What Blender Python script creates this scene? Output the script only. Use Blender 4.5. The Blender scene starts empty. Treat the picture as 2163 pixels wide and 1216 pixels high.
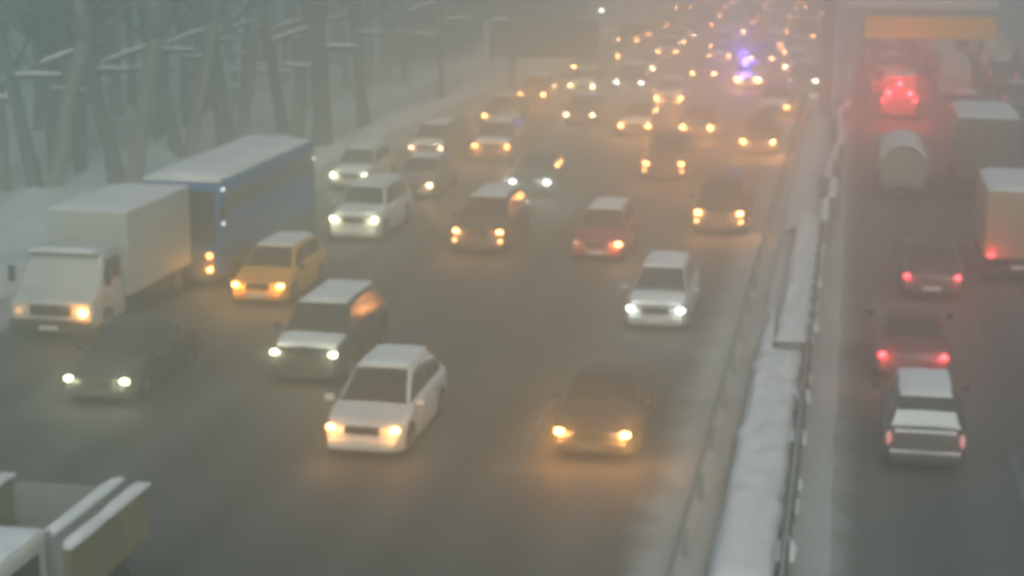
import bpy, bmesh, math, random
from mathutils import Vector, Matrix, noise

# ------------------------------------------------------------------ camera, world, sun, exposure
S = bpy.context.scene
COL = S.collection
CAM_H = 11.2
cam_d = bpy.data.cameras.new("camera")
cam_d.sensor_width = 36.0
cam_d.lens = 36.0 * 3600 / 2163
cam_d.clip_start = 0.1
cam_d.clip_end = 3000
cam = bpy.data.objects.new("camera", cam_d)
COL.objects.link(cam)
cam.location = (0, 0, CAM_H)
cam.rotation_euler = (math.radians(90 - 12.877), 0, math.radians(11.24))
S.camera = cam

SUN_ELEV, SUN_ROT = math.radians(38), math.radians(160)
world = bpy.data.worlds.new("World")
S.world = world
world.use_nodes = True
wn = world.node_tree
bg = wn.nodes["Background"]
sky = wn.nodes.new("ShaderNodeTexSky")
sky.sky_type = 'NISHITA'
sky.sun_disc = False
sky.sun_elevation = SUN_ELEV
sky.sun_rotation = SUN_ROT
sky.air_density = 1.0
sky.dust_density = 5.0
hsv = wn.nodes.new("ShaderNodeHueSaturation")      # overcast sky: nearly grey
hsv.inputs['Saturation'].default_value = 1.0
wn.links.new(sky.outputs[0], hsv.inputs['Color'])
wn.links.new(hsv.outputs[0], bg.inputs['Color'])
bg.inputs["Strength"].default_value = 0.125

sun_d = bpy.data.lights.new("sun", 'SUN')
sun_d.energy = 0.5
sun_d.angle = math.radians(30)
sun_d.color = (1.0, 0.99, 0.97)
sun = bpy.data.objects.new("sun", sun_d)
COL.objects.link(sun)
sun.rotation_euler = (math.pi / 2 - SUN_ELEV, 0, math.pi - SUN_ROT)

S.view_settings.view_transform = 'Standard'
S.view_settings.look = 'None'
S.view_settings.gamma = 1.0
S.view_settings.use_curve_mapping = False
S.view_settings.exposure = -0.04
S.render.engine = 'CYCLES'
cy = S.cycles
cy.use_denoising = True
cy.denoiser = 'OPENIMAGEDENOISE'
cy.max_bounces = 6
cy.diffuse_bounces = 2
cy.glossy_bounces = 2
cy.transmission_bounces = 2
cy.volume_bounces = 3
cy.sample_clamp_indirect = 2.0
cy.use_light_tree = True
cy.pixel_filter_type = 'BLACKMAN_HARRIS'
cy.filter_width = 5.0
cy.caustics_reflective = False
cy.caustics_refractive = False

R = random.Random(11)
HAZE_DENSITY = 0.0195

# ------------------------------------------------------------------ materials
MATS = {}
def mat(name, col, rough=0.6, metal=0.0, noise_amt=0.0, nscale=3.0, col2=None, bump=0.0, bscale=20.0, emit=None, estr=0.0, coat=0.0, detail=5.0, stretch=None):
    if name in MATS: return MATS[name]
    m = bpy.data.materials.new(name); m.use_nodes = True
    nt = m.node_tree; b = nt.nodes["Principled BSDF"]
    b.inputs['Base Color'].default_value = (*col, 1)
    b.inputs['Roughness'].default_value = rough
    b.inputs['Metallic'].default_value = metal
    if coat: b.inputs['Coat Weight'].default_value = coat
    if emit:
        b.inputs['Emission Color'].default_value = (*emit, 1)
        b.inputs['Emission Strength'].default_value = estr
    tc = nt.nodes.new("ShaderNodeTexCoord")
    src = tc.outputs['Object']
    if stretch:
        mp = nt.nodes.new("ShaderNodeMapping"); mp.inputs['Scale'].default_value = stretch
        nt.links.new(src, mp.inputs['Vector']); src = mp.outputs[0]
    if col2 is not None:
        n = nt.nodes.new("ShaderNodeTexNoise"); n.inputs['Scale'].default_value = nscale; n.inputs['Detail'].default_value = detail
        n.inputs['Roughness'].default_value = 0.65
        nt.links.new(src, n.inputs['Vector'])
        r = nt.nodes.new("ShaderNodeValToRGB")
        w = max(0.02, 0.25 * (1 - noise_amt))
        r.color_ramp.elements[0].position = 0.5 - w; r.color_ramp.elements[1].position = 0.5 + w
        r.color_ramp.elements[0].color = (*col, 1); r.color_ramp.elements[1].color = (*col2, 1)
        nt.links.new(n.outputs['Fac'], r.inputs['Fac']); nt.links.new(r.outputs[0], b.inputs['Base Color'])
    if bump:
        n2 = nt.nodes.new("ShaderNodeTexNoise"); n2.inputs['Scale'].default_value = bscale; n2.inputs['Detail'].default_value = 6
        nt.links.new(src, n2.inputs['Vector'])
        bp = nt.nodes.new("ShaderNodeBump"); bp.inputs['Strength'].default_value = bump; bp.inputs['Distance'].default_value = 0.05
        nt.links.new(n2.outputs['Fac'], bp.inputs['Height']); nt.links.new(bp.outputs[0], b.inputs['Normal'])
    MATS[name] = m
    return m

M_SNOW = mat("snow", (0.74, 0.77, 0.78), 0.8, col2=(0.60, 0.63, 0.64), nscale=0.6, bump=0.5, bscale=3)
M_SNOWCAP = mat("snow_cap", (0.82, 0.86, 0.87), 0.8, col2=(0.66, 0.70, 0.72), nscale=1.5, bump=0.4, bscale=6)
M_PARK = mat("park_snow", (0.72, 0.76, 0.75), 0.85, col2=(0.34, 0.35, 0.33), nscale=0.11, noise_amt=0.3, bump=0.6, bscale=1.5, detail=8)
M_SLUSH = mat("slush", (0.30, 0.29, 0.27), 0.6, col2=(0.52, 0.52, 0.50), nscale=0.9, bump=0.6, bscale=5, stretch=(1, 0.25, 1))
M_ROAD = mat("asphalt", (0.045, 0.048, 0.045), 0.75, col2=(0.085, 0.088, 0.082), nscale=0.55, noise_amt=0.1, bump=0.15, bscale=30, stretch=(1.6, 0.07, 1), detail=7)
def track_road(m):
    nt = m.node_tree; b = nt.nodes["Principled BSDF"]; lk = b.inputs['Base Color'].links[0]; src = lk.from_socket
    tc = nt.nodes.new("ShaderNodeTexCoord"); sx = nt.nodes.new("ShaderNodeSeparateXYZ"); nt.links.new(tc.outputs['Object'], sx.inputs[0])
    def mth(op, a, bb=None):
        n = nt.nodes.new("ShaderNodeMath"); n.operation = op
        for i, v in enumerate((a, bb)):
            if v is None: continue
            if isinstance(v, (int, float)): n.inputs[i].default_value = v
            else: nt.links.new(v, n.inputs[i])
        return n.outputs[0]
    nz = nt.nodes.new("ShaderNodeTexNoise"); nz.inputs['Scale'].default_value = 0.05; nt.links.new(tc.outputs['Object'], nz.inputs['Vector'])
    x = mth('ADD', sx.outputs[0], mth('MULTIPLY', nz.outputs[0], 1.6))
    c = mth('COSINE', mth('MULTIPLY', x, 2 * math.pi / 1.9))
    f = mth('MULTIPLY', mth('ADD', c, 1.0), 0.5)
    n2 = nt.nodes.new("ShaderNodeTexNoise"); n2.inputs['Scale'].default_value = 0.35; n2.inputs['Detail'].default_value = 8
    nt.links.new(tc.outputs['Object'], n2.inputs['Vector'])
    f = mth('MULTIPLY', f, n2.outputs[0])
    mx = nt.nodes.new("ShaderNodeMix"); mx.data_type = 'RGBA'; mx.inputs[7].default_value = (0.125, 0.128, 0.12, 1)
    nt.links.new(f, mx.inputs[0]); nt.links.new(src, mx.inputs[6]); nt.links.new(mx.outputs[2], b.inputs['Base Color'])
track_road(M_ROAD)
def edge_fade(name, x0, x1, c0, c1):
    """slush that thins out from x0 to x1 (world metres) with a ragged edge"""
    m = mat(name, c0, 0.75, bump=0.4, bscale=6); nt = m.node_tree; b = nt.nodes["Principled BSDF"]
    tc = nt.nodes.new("ShaderNodeTexCoord"); sx = nt.nodes.new("ShaderNodeSeparateXYZ"); nt.links.new(tc.outputs['Object'], sx.inputs[0])
    nz = nt.nodes.new("ShaderNodeTexNoise"); nz.inputs['Scale'].default_value = 0.9; nz.inputs['Detail'].default_value = 8; nt.links.new(tc.outputs['Object'], nz.inputs['Vector'])
    ad = nt.nodes.new("ShaderNodeMath"); ad.operation = 'MULTIPLY_ADD'; nt.links.new(nz.outputs[0], ad.inputs[0]); ad.inputs[1].default_value = 1.0; nt.links.new(sx.outputs[0], ad.inputs[2])
    mr = nt.nodes.new("ShaderNodeMapRange"); mr.interpolation_type = 'SMOOTHSTEP'; mr.inputs[1].default_value = x0 + .5; mr.inputs[2].default_value = x1 + .5
    nt.links.new(ad.outputs[0], mr.inputs[0])
    mx = nt.nodes.new("ShaderNodeMix"); mx.data_type = 'RGBA'; mx.inputs[6].default_value = (*c0, 1); mx.inputs[7].default_value = (*c1, 1)
    nt.links.new(mr.outputs[0], mx.inputs[0]); nt.links.new(mx.outputs[2], b.inputs['Base Color'])
    return m
M_PAINTLINE = mat("worn_paint", (0.22, 0.22, 0.20), 0.6, col2=(0.08, 0.08, 0.075), nscale=0.9, noise_amt=0.5)
M_CONC = mat("concrete", (0.26, 0.27, 0.26), 0.85, col2=(0.18, 0.19, 0.18), nscale=2, bump=0.3, bscale=12)
M_STEEL = mat("galvanised_steel", (0.27, 0.29, 0.285), 0.8, 0.0, col2=(0.21, 0.23, 0.225), nscale=4)
M_DARKSTEEL = mat("dark_steel", (0.05, 0.06, 0.06), 0.6, 0.2, col2=(0.08, 0.09, 0.09), nscale=4)
M_BARK = mat("bark", (0.06, 0.068, 0.06), 0.9, col2=(0.15, 0.16, 0.145), nscale=2.5, bump=0.8, bscale=8, stretch=(2, 2, 0.5))
M_BARKP = mat("pale_bark", (0.16, 0.155, 0.13), 0.9, col2=(0.24, 0.235, 0.21), nscale=2.0, bump=0.8, bscale=8, stretch=(2, 2, 0.5))
M_TWIG = mat("twig", (0.07, 0.07, 0.06), 0.9)
M_NEEDLE = mat("needles", (0.025, 0.045, 0.032), 0.8, col2=(0.05, 0.075, 0.055), nscale=1.2)
M_FACADE = mat("facade", (0.42, 0.47, 0.50), 0.8, col2=(0.36, 0.40, 0.43), nscale=0.3)
M_DARKFAC = mat("dark_facade", (0.10, 0.12, 0.115), 0.8, col2=(0.14, 0.16, 0.15), nscale=0.3)
M_GLASS = mat("window_glass", (0.03, 0.036, 0.038), 0.12)
M_RUBBER = mat("rubber", (0.018, 0.018, 0.018), 0.8)
M_RIM = mat("rim", (0.22, 0.22, 0.22), 0.4, 0.7)
M_TRIM = mat("black_trim", (0.02, 0.021, 0.022), 0.6)
M_CHROME = mat("chrome_bar", (0.55, 0.56, 0.56), 0.25, 0.8)
M_PLATE = mat("plate_white", (0.62, 0.62, 0.60), 0.5)
M_DIRTYPLATE = mat("plate_dirty", (0.14, 0.14, 0.14), 0.7)
M_BANNER = mat("banner_orange", (0.78, 0.38, 0.02), 0.6, col2=(0.80, 0.50, 0.02), nscale=0.25)
M_BOARD = mat("board_pale", (0.60, 0.62, 0.60), 0.6, col2=(0.52, 0.54, 0.53), nscale=0.5)
M_BILLBACK = mat("billboard_back", (0.045, 0.06, 0.055), 0.7, col2=(0.07, 0.085, 0.08), nscale=0.6)

def paint(name, c):
    g = (c[0] * 0.6 + 0.05, c[1] * 0.6 + 0.05, c[2] * 0.6 + 0.045)
    return mat("paint_" + name, c, 0.38, 0.0, col2=g, nscale=1.3, coat=0.25)
PAINTS = dict(white=(0.72, 0.73, 0.73), silver=(0.42, 0.44, 0.45), dark=(0.035, 0.038, 0.042), black=(0.015, 0.016, 0.018), grey=(0.16, 0.165, 0.17),
              red=(0.36, 0.045, 0.06), maroon=(0.13, 0.03, 0.035), yellow=(0.74, 0.36, 0.03), blue=(0.003, 0.12, 0.36), beige=(0.46, 0.29, 0.17),
              green=(0.05, 0.10, 0.08), plum=(0.07, 0.045, 0.07), pale=(0.55, 0.55, 0.50), brown=(0.12, 0.08, 0.06))
LAMPCOL = dict(orange=(1.0, 0.38, 0.07), warm=(1.0, 0.36, 0.095), white=(0.93, 1.0, 0.90), yellow=(1.0, 0.92, 0.55), red=(1.0, 0.03, 0.045), dim=(1.0, 0.56, 0.28), blue=(0.12, 0.10, 1.0))
def lampmat(kind, strength):
    c = LAMPCOL[kind]
    return mat("lamp_%s_%d" % (kind, round(strength * 10)), (0.6, 0.6, 0.6), 0.3, emit=c, estr=strength)
M_LAMPOFF_R = mat("tail_lens_unlit", (0.30, 0.02, 0.02), 0.3)
M_LAMPOFF = mat("head_lens_unlit", (0.4, 0.4, 0.4), 0.25)

# ------------------------------------------------------------------ helpers
def link(name, me, m=None, parent=None):
    o = bpy.data.objects.new(name, me)
    COL.objects.link(o)
    if m is not None and hasattr(me, 'materials') and len(me.materials) == 0: me.materials.append(m)
    if parent: o.parent = parent
    return o
def bm_obj(name, bm, m, parent=None, smooth=None, loc=None):
    me = bpy.data.meshes.new(name)
    bmesh.ops.recalc_face_normals(bm, faces=bm.faces)
    bm.to_mesh(me); bm.free()
    if smooth is not None:
        me.shade_smooth(); me.set_sharp_from_angle(angle=math.radians(smooth))
    o = link(name, me, m, parent)
    if loc: o.location = loc
    return o
def thing(name, label, cat, loc=(0, 0, 0), rz=0.0, group=None):
    o = bpy.data.objects.new(name, None)
    COL.objects.link(o)
    o.location = loc; o.rotation_euler = (0, 0, rz)
    o.empty_display_size = 0.3
    o['label'] = label; o['category'] = cat
    if group: o['group'] = group
    return o
def structure(o, kind='structure'):
    o['kind'] = kind; return o
def add_box(bm, c, s, rz=0.0, bev=0.0, rot=None):
    m = Matrix.Translation(c)
    if rot: m = m @ rot
    elif rz: m = m @ Matrix.Rotation(rz, 4, 'Z')
    m = m @ Matrix.Diagonal((s[0], s[1], s[2], 1))
    r = bmesh.ops.create_cube(bm, size=1.0, matrix=m)
    if bev:
        es = list({e for v in r['verts'] for e in v.link_edges})
        bmesh.ops.bevel(bm, geom=es, offset=bev, segments=2, affect='EDGES', profile=0.6)
def box_obj(name, c, s, m, parent=None, bev=0.0, rz=0.0, smooth=40):
    bm = bmesh.new(); add_box(bm, c, s, rz, bev)
    return bm_obj(name, bm, m, parent, smooth if bev else None)
def tube(bm, pts, rads, seg=8, cap=True):
    rings = []
    n = len(pts)
    for i, p in enumerate(pts):
        p = Vector(p)
        d = (Vector(pts[min(i + 1, n - 1)]) - Vector(pts[max(i - 1, 0)])).normalized()
        a = d.cross(Vector((0, 1, 0.01)))
        if a.length < 1e-3: a = d.cross(Vector((1, 0, 0)))
        a.normalize(); b = d.cross(a)
        rings.append([bm.verts.new(p + (a * math.cos(2 * math.pi * k / seg) + b * math.sin(2 * math.pi * k / seg)) * rads[i]) for k in range(seg)])
    for i in range(n - 1):
        for k in range(seg):
            bm.faces.new((rings[i][k], rings[i][(k + 1) % seg], rings[i + 1][(k + 1) % seg], rings[i + 1][k]))
    if cap:
        bm.faces.new(rings[0][::-1]); bm.faces.new(rings[-1])
def slab(bm, q, th):
    """thick pane from four corners q (counter-clockwise seen from outside), standing th proud"""
    q = [Vector(v) for v in q]
    n = (q[1] - q[0]).cross(q[3] - q[0])
    if n.length < 1e-9: return
    n.normalize()
    a = [bm.verts.new(v + n * th) for v in q]; b = [bm.verts.new(v - n * 0.03) for v in q]
    bm.faces.new(a); bm.faces.new(b[::-1])
    for i in range(4):
        j = (i + 1) % 4
        bm.faces.new((a[j], a[i], b[i], b[j]))
def snow_slab(name, c, s, parent, h=0.07, m=None, seed=0, nx=8, ny=12, rag=0.0):
    """soft edged layer of snow: footprint s, resting on height c.z"""
    bm = bmesh.new()
    top = []
    for j in range(ny + 1):
        row = []
        for i in range(nx + 1):
            u = i / nx * 2 - 1; v = j / ny * 2 - 1
            e = min(1.0, (1 - abs(u) ** 4) * (1 - abs(v) ** 4) * 2.2)
            x = c[0] + u * s[0] / 2 + 0.03 * noise.noise(Vector((seed, v * 3, u))) + (0.07 * rag * u * noise.noise(Vector((seed, v * s[1] * .55, 1 if u > 0 else 5))) if rag else 0)
            y = c[1] + v * s[1] / 2 + 0.03 * noise.noise(Vector((u * 3, seed + 7, v)))
            z = c[2] + h * (0.25 + 0.75 * max(e, 0) ** 0.5) + 0.35 * h * noise.noise(Vector((u * 2.2 + seed, v * 2.5, 1.3))) + (0.4 * h * rag * noise.noise(Vector((u * 1.5, v * s[1] * .6, seed))) if rag else 0)
            row.append(bm.verts.new((x, y, z)))
        top.append(row)
    for j in range(ny):
        for i in range(nx):
            bm.faces.new((top[j][i], top[j][i + 1], top[j + 1][i + 1], top[j + 1][i]))
    edge = [top[0][i] for i in range(nx + 1)] + [top[j][nx] for j in range(1, ny + 1)] + [top[ny][i] for i in range(nx - 1, -1, -1)] + [top[j][0] for j in range(ny - 1, 0, -1)]
    low = [bm.verts.new((v.co.x, v.co.y, c[2] - 0.03)) for v in edge]
    k = len(edge)
    for i in range(k):
        bm.faces.new((edge[(i + 1) % k], edge[i], low[i], low[(i + 1) % k]))
    bm.faces.new(low)
    return bm_obj(name, bm, m or M_SNOWCAP, parent, 60)
def interp(t, pts):
    if t <= pts[0][0]: return pts[0][1]
    for (a, va), (b, vb) in zip(pts, pts[1:]):
        if t <= b: return va + (vb - va) * (t - a) / (b - a)
    return pts[-1][1]
def children(o): return [c for c in o.children]
def copy_tree(o, parent=None):
    c = o.copy(); COL.objects.link(c); c.parent = parent
    for ch in list(o.children): copy_tree(ch, c)
    return c

# ------------------------------------------------------------------ ground
def sheet(name, left, right, ys, z, m, nx=6, bumpz=0.0, ns=0.2):
    bm = bmesh.new(); rows = []
    for y in ys:
        l, r = left(y), right(y)
        rows.append([bm.verts.new((l + (r - l) * i / nx, y, z + bumpz * (noise.noise(Vector(((l + (r - l) * i / nx) * ns, y * ns, 3))) if 0 < i < nx else 0))) for i in range(nx + 1)])
    for a, b in zip(rows, rows[1:]):
        for i in range(nx): bm.faces.new((a[i], a[i + 1], b[i + 1], b[i]))
    return structure(bm_obj(name, bm, m, None, 60 if bumpz else None))

bm = bmesh.new()
for v in ((-480, -60), (420, -60), (420, 700), (-480, 700)): bm.verts.new((v[0], v[1], 0))
bm.faces.new(bm.verts[:])
structure(bm_obj("ground", bm, M_PARK))

EDGE_L = [(0, -22.3), (46, -22.2), (60, -20.9), (106, -19.6), (114, -18.6), (220, -18.6), (700, -18.6)]
el = lambda y: interp(y, EDGE_L)
YS = [-40, 0, 20] + [25 + 3 * i for i in range(70)] + [260, 400, 690]
sheet("road_oncoming", el, lambda y: -2.75, YS, 0.008, M_ROAD)
sheet("road_outbound", lambda y: -0.15, lambda y: 12.6, YS, 0.008, M_ROAD)
# snowy, wavering shoulder edges
def wav(base, amp, seed): return lambda y: base(y) + amp * noise.noise(Vector((y * 0.13, seed, 0))) + amp * 0.5 * noise.noise(Vector((y * 0.5, seed, 4)))
sheet("shoulder_slush", lambda y: el(y) - 1.6, wav(lambda y: el(y) + 0.4, 0.3, 1.0), YS, 0.014, M_SLUSH, 4)
sheet("median_slush", wav(lambda y: -4.15, 0.2, 5.0), lambda y: -2.3, YS, 0.014, edge_fade("median_edge_slush", -2.8, -3.8, (0.44, 0.46, 0.44), (0.08, 0.083, 0.077)), 3)
sheet("outbound_slush", lambda y: -0.8, wav(lambda y: 0.6, 0.1, 8.0), YS, 0.014, edge_fade("packed_slush", -0.45, 0.55, (0.42, 0.45, 0.43), (0.08, 0.083, 0.077)), 3)
sheet("outbound_shoulder", wav(lambda y: 12.0, 0.3, 12.0), lambda y: 14.5, YS, 0.014, M_SLUSH, 3)

# lane markings, worn
def dashes(name, x, y0, y1, on=3.0, off=9.0, w=0.12):
    bm = bmesh.new(); y = y0
    while y < y1:
        add_box(bm, (x, y + on / 2, 0.0125), (w, on, 0.003)); y += on + off
    return structure(bm_obj(name, bm, M_PAINTLINE))
for x in (-18.1, -14.1, -9.9, -6.4): dashes("lane_marking", x, 22, 200)
for x in (3.6, 7.3): dashes("lane_marking", x, 20, 200)

# ploughed snow bank along the left edge and snow humps in the park
def ridge(name, xf, y0, y1, w, h, seed, m=M_SNOW, step=1.0, n=8):
    bm = bmesh.new(); rows = []; y = y0
    while y <= y1:
        row = []
        hh = h * (0.75 + 0.9 * noise.noise(Vector((y * 0.22, seed, 0))) + 0.35 * noise.noise(Vector((y * 0.9, seed, 2))))
        hh = max(hh, 0.08)
        for i in range(n + 1):
            u = i / n * 2 - 1
            z = max(0, (1 - u * u)) * hh + (0.12 * h * noise.noise(Vector((u * 3, y * 0.8, seed))) if abs(u) < 0.95 else 0)
            row.append(bm.verts.new((xf(y) + u * w / 2 * (1 + 0.2 * noise.noise(Vector((y * 0.3, seed, u)))), y, z - 0.02)))
        rows.append(row); y += step
    for a, b in zip(rows, rows[1:]):
        for i in range(n): bm.faces.new((a[i], a[i + 1], b[i + 1], b[i]))
    return structure(bm_obj(name, bm, m, None, 70))
ridge("snow_bank", lambda y: el(y) - 2.6, 24, 200, 2.2, 0.6, 3.3)
ridge("snow_bank", lambda y: el(y) - 5.2 - 0.02 * y, 40, 190, 3.0, 0.4, 9.1)
ridge("snow_bank", lambda y: 14.4, 24, 200, 2.2, 0.6, 23.3)
sheet("path", lambda y: -26.2 - 0.055 * (y - 60), lambda y: -24.6 - 0.055 * (y - 60), YS, 0.012, M_SLUSH, 3)
sheet("path", lambda y: -34.5 - 0.16 * (y - 60), lambda y: -32.5 - 0.16 * (y - 60), YS, 0.013, M_SLUSH, 3)
for k, (x0, w, y0, y1) in enumerate([(-29.5, 2.2, 45, 120), (-37, 4.5, 52, 140), (-44, 5, 60, 170)]):
    ridge("snow_mound", lambda y, x0=x0: x0 - 0.07 * (y - 60), y0, y1, w, 0.85, 40.0 + k, step=1.5)

# ------------------------------------------------------------------ median
def bar_along(bm, x, z, y0, y1, w, h):
    add_box(bm, (x, (y0 + y1) / 2, z), (w, y1 - y0, h))
# near raised concrete block with thick snow
t = thing("median_block", "wide concrete median block with a thick flat snow top, nearest the camera", "barrier", (-1.42, 33.6, 0), 0, "concrete blocks along the median")
box_obj("block", (0, 0, 0.16), (1.0, 15.2, 0.32), M_CONC, t, 0.03)
snow_slab("snow_cover", (0, 0, 0.32), (1.06, 15.2, 0.1), t, 0.17, seed=3, nx=8, ny=70, rag=1.6)
t = thing("median_block", "long narrow concrete median block with snow top, beyond the wide one", "barrier", (-1.12, 50.6, 0), 0, "concrete blocks along the median")
box_obj("block", (0, 0, 0.23), (0.78, 17.8, 0.46), M_CONC, t, 0.03)
snow_slab("snow_cover", (0, 0, 0.46), (0.92, 17.9, 0.1), t, 0.2, seed=6, nx=8, ny=70, rag=1.3)
t = thing("concrete_steps", "snowy concrete steps at the far end of the wide median block", "steps", (-1.78, 41.4, 0))
for k in range(4):
    o = box_obj("step", (0, 0.4 + k * 1.25, 0.17 - 0.025 * k), (0.3 - 0.03 * k, 1.2, 0.32 - 0.05 * k), M_CONC, t)
    snow_slab("snow_cover", (0, 0.4 + k * 1.25, 0.33 - 0.05 * k), (0.3 - 0.03 * k, 1.15, 0.1), t, 0.06, seed=k, nx=3, ny=5)
# far jersey barriers with snow on top
seg0 = None
for k in range(30):
    y = 58.4 + k * 4.6
    lab = "snow topped concrete barrier segment in the row along the median"
    if seg0 is None:
        seg0 = thing("barrier_segment", lab, "barrier", (0, 0, 0), 0, "barrier segments along the median")
        bm = bmesh.new()
        prof = [(-0.3, 0), (-0.3, 0.08), (-0.13, 0.35), (-0.09, 0.82), (0.09, 0.82), (0.13, 0.35), (0.3, 0.08), (0.3, 0)]
        a = [bm.verts.new((px, -2.1, pz)) for px, pz in prof]; b = [bm.verts.new((px, 2.1, pz)) for px, pz in prof]
        bm.faces.new(a[::-1]); bm.faces.new(b)
        for i in range(8): bm.faces.new((a[i], a[(i + 1) % 8], b[(i + 1) % 8], b[i]))
        bm_obj("block", bm, M_CONC, seg0)
        snow_slab("snow_cover", (0, 0, 0.82), (0.3, 4.1, 0.1), seg0, 0.13, seed=9, nx=4, ny=10)
        s = seg0
    else: s = copy_tree(seg0)
    s.location = (-0.72 + 0.012 * (y - 58) + (0.16 if k % 3 == 1 else 0) - (0.12 if k % 4 == 2 else 0), y, 0)
# openwork railing right of the blocks with snow lumps
railing = thing("median_railing", "dark openwork railing with snow lumps along the right side of the median", "railing", (-0.74, 24.0, 0))
bm = bmesh.new(); bar_along(bm, 0, 0.86, 0, 36, 0.05, 0.05); bm_obj("top_rail", bm, M_STEEL, railing)
bm = bmesh.new(); bar_along(bm, 0, 0.42, 0, 36, 0.035, 0.05); bm_obj("middle_rail", bm, M_DARKSTEEL, railing)
bm = bmesh.new(); bar_along(bm, 0, 0.12, 0, 36, 0.035, 0.05); bm_obj("bottom_rail", bm, M_DARKSTEEL, railing)
pm = None; lm = None
for k in range(25):
    y = k * 1.5
    if pm is None:
        p = box_obj("post", (0, 0, 0.42), (0.15, 0.20, 0.84), M_DARKSTEEL, railing); pm = p.data
    else: p = link("post", pm, None, railing)
    p.location = (0, y, 0)
    if k < 24:
        for dy in (0.5, 1.0):
            if lm is None:
                q = box_obj("infill_panel", (0, 0, 0.30), (0.05, 0.36, 0.42), M_DARKSTEEL, railing); lm = q.data
            else: q = link("infill_panel", lm, None, railing)
            q.location = (0, y + dy, 0)
        if R.random() < 0.95:
            snow_slab("snow_lump", (R.uniform(-0.06, 0.02), y + R.uniform(0.4, 1.1), R.choice((0.0, 0.44))), (R.uniform(0.22, 0.34), R.uniform(0.45, 0.85), 0.1), railing, R.uniform(0.12, 0.28), seed=k * 1.7, nx=3, ny=4)
# W-beam guard rail along the oncoming side
guard = thing("guard_rail", "low grey steel guard rail along the left edge of the median", "guard rail", (-2.55, 22.0, 0))
bm = bmesh.new()
prof = [(-0.02, 0.30), (-0.07, 0.34), (-0.07, 0.39), (-0.02, 0.42), (-0.07, 0.45), (-0.07, 0.50), (-0.02, 0.54)]
for off in (0.0,):
    a = [bm.verts.new((px, 0, pz)) for px, pz in prof] ; b = [bm.verts.new((px, 150, pz)) for px, pz in prof]
    a2 = [bm.verts.new((px + 0.012, 0, pz)) for px, pz in prof]; b2 = [bm.verts.new((px + 0.012, 150, pz)) for px, pz in prof]
    for i in range(6):
        bm.faces.new((a[i], a[i + 1], b[i + 1], b[i])); bm.faces.new((a2[i + 1], a2[i], b2[i], b2[i + 1]))
    bm.faces.new((a[0], b[0], b2[0], a2[0])); bm.faces.new((a[6], a2[6], b2[6], b[6]))
bm_obj("beam", bm, M_STEEL, guard)
pm = None
for k in range(51):
    if pm is None: p = box_obj("post", (0.06, 0, 0.26), (0.12, 0.10, 0.52), M_STEEL, guard); pm = p.data
    else: p = link("post", pm, None, guard)
    p.location = (0, k * 3.0, 0)
ridge("median_snow", lambda y: -2.25, 22, 200, 0.5, 0.09, 61.0, M_SLUSH, step=0.6, n=5)
ridge("median_snow", lambda y: -0.35, 22, 200, 0.9, 0.07, 67.0, mat("grey_snow", (0.44, 0.47, 0.46), 0.8, col2=(0.34, 0.36, 0.35), nscale=1.2, bump=0.5, bscale=5), step=0.6, n=5)
ridge("median_snow", lambda y: -1.5, 58, 200, 1.3, 0.25, 71.0, step=0.8, n=6)

# ------------------------------------------------------------------ gantry, billboard, lamp, signs
g = thing("sign_gantry", "overhead gantry with a long orange yellow banner under a pale board", "gantry", (-0.75, 90, 0))
box_obj("column", (-0.55, 0, 4.2), (0.62, 0.5, 8.4), M_CONC, g, 0.05)
box_obj("column", (13.6, 0, 4.2), (0.62, 0.5, 8.4), M_CONC, g, 0.05)
bm = bmesh.new()
for zz in (6.9, 7.9): add_box(bm, (6.5, 0, zz), (14.0, 0.18, 0.18))
for k in range(14):
    x = -0.2 + k * 1.0
    L = math.hypot(1.0, 1.0)
    add_box(bm, (x + 0.5, 0, 7.4), (0.08, 0.08, L), rot=Matrix.Rotation(math.radians(45 if k % 2 else -45), 4, 'Y'))
bm_obj("truss", bm, M_STEEL, g)
for x in (2.6, 6.2): box_obj("hanger", (x, -0.14, 6.35), (0.16, 0.1, 1.5), M_DARKSTEEL, g)
box_obj("pale_board", (4.1, -0.25, 6.25), (7.5, 0.10, 1.0), M_BOARD, g)
box_obj("banner", (4.55, -0.25, 4.78), (6.5, 0.10, 1.15), M_BANNER, g)
box_obj("banner_frame", (4.55, -0.17, 5.55), (6.6, 0.08, 0.10), M_STEEL, g)
snow_slab("snow_cover", (4.1, -0.25, 6.75), (7.5, 0.3, .1), g, 0.12, seed=4, nx=20, ny=3)

b = thing("billboard", "dark back of a large billboard on one pole by the left kerb", "billboard", (-19.95, 100.2, 0))
box_obj("pole", (0, 0, 1.0), (0.42, 0.42, 2.0), M_DARKSTEEL, b, 0.05)
box_obj("board", (2.0, 0, 3.05), (6.4, 0.35, 2.2), M_BILLBACK, b, 0.03)
for k in range(7): box_obj("rib", (-1.0 + k * 1.0, -0.22, 3.05), (0.08, 0.09, 2.1), M_DARKSTEEL, b)
snow_slab("snow_cover", (-0.6, 0, 4.15), (1.1, 0.34, .1), b, 0.16, seed=2, nx=5, ny=3)
box_obj("side_panel", (-1.45, 0.4, 2.6), (0.22, 1.6, 2.8), M_BOARD, b)

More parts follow.
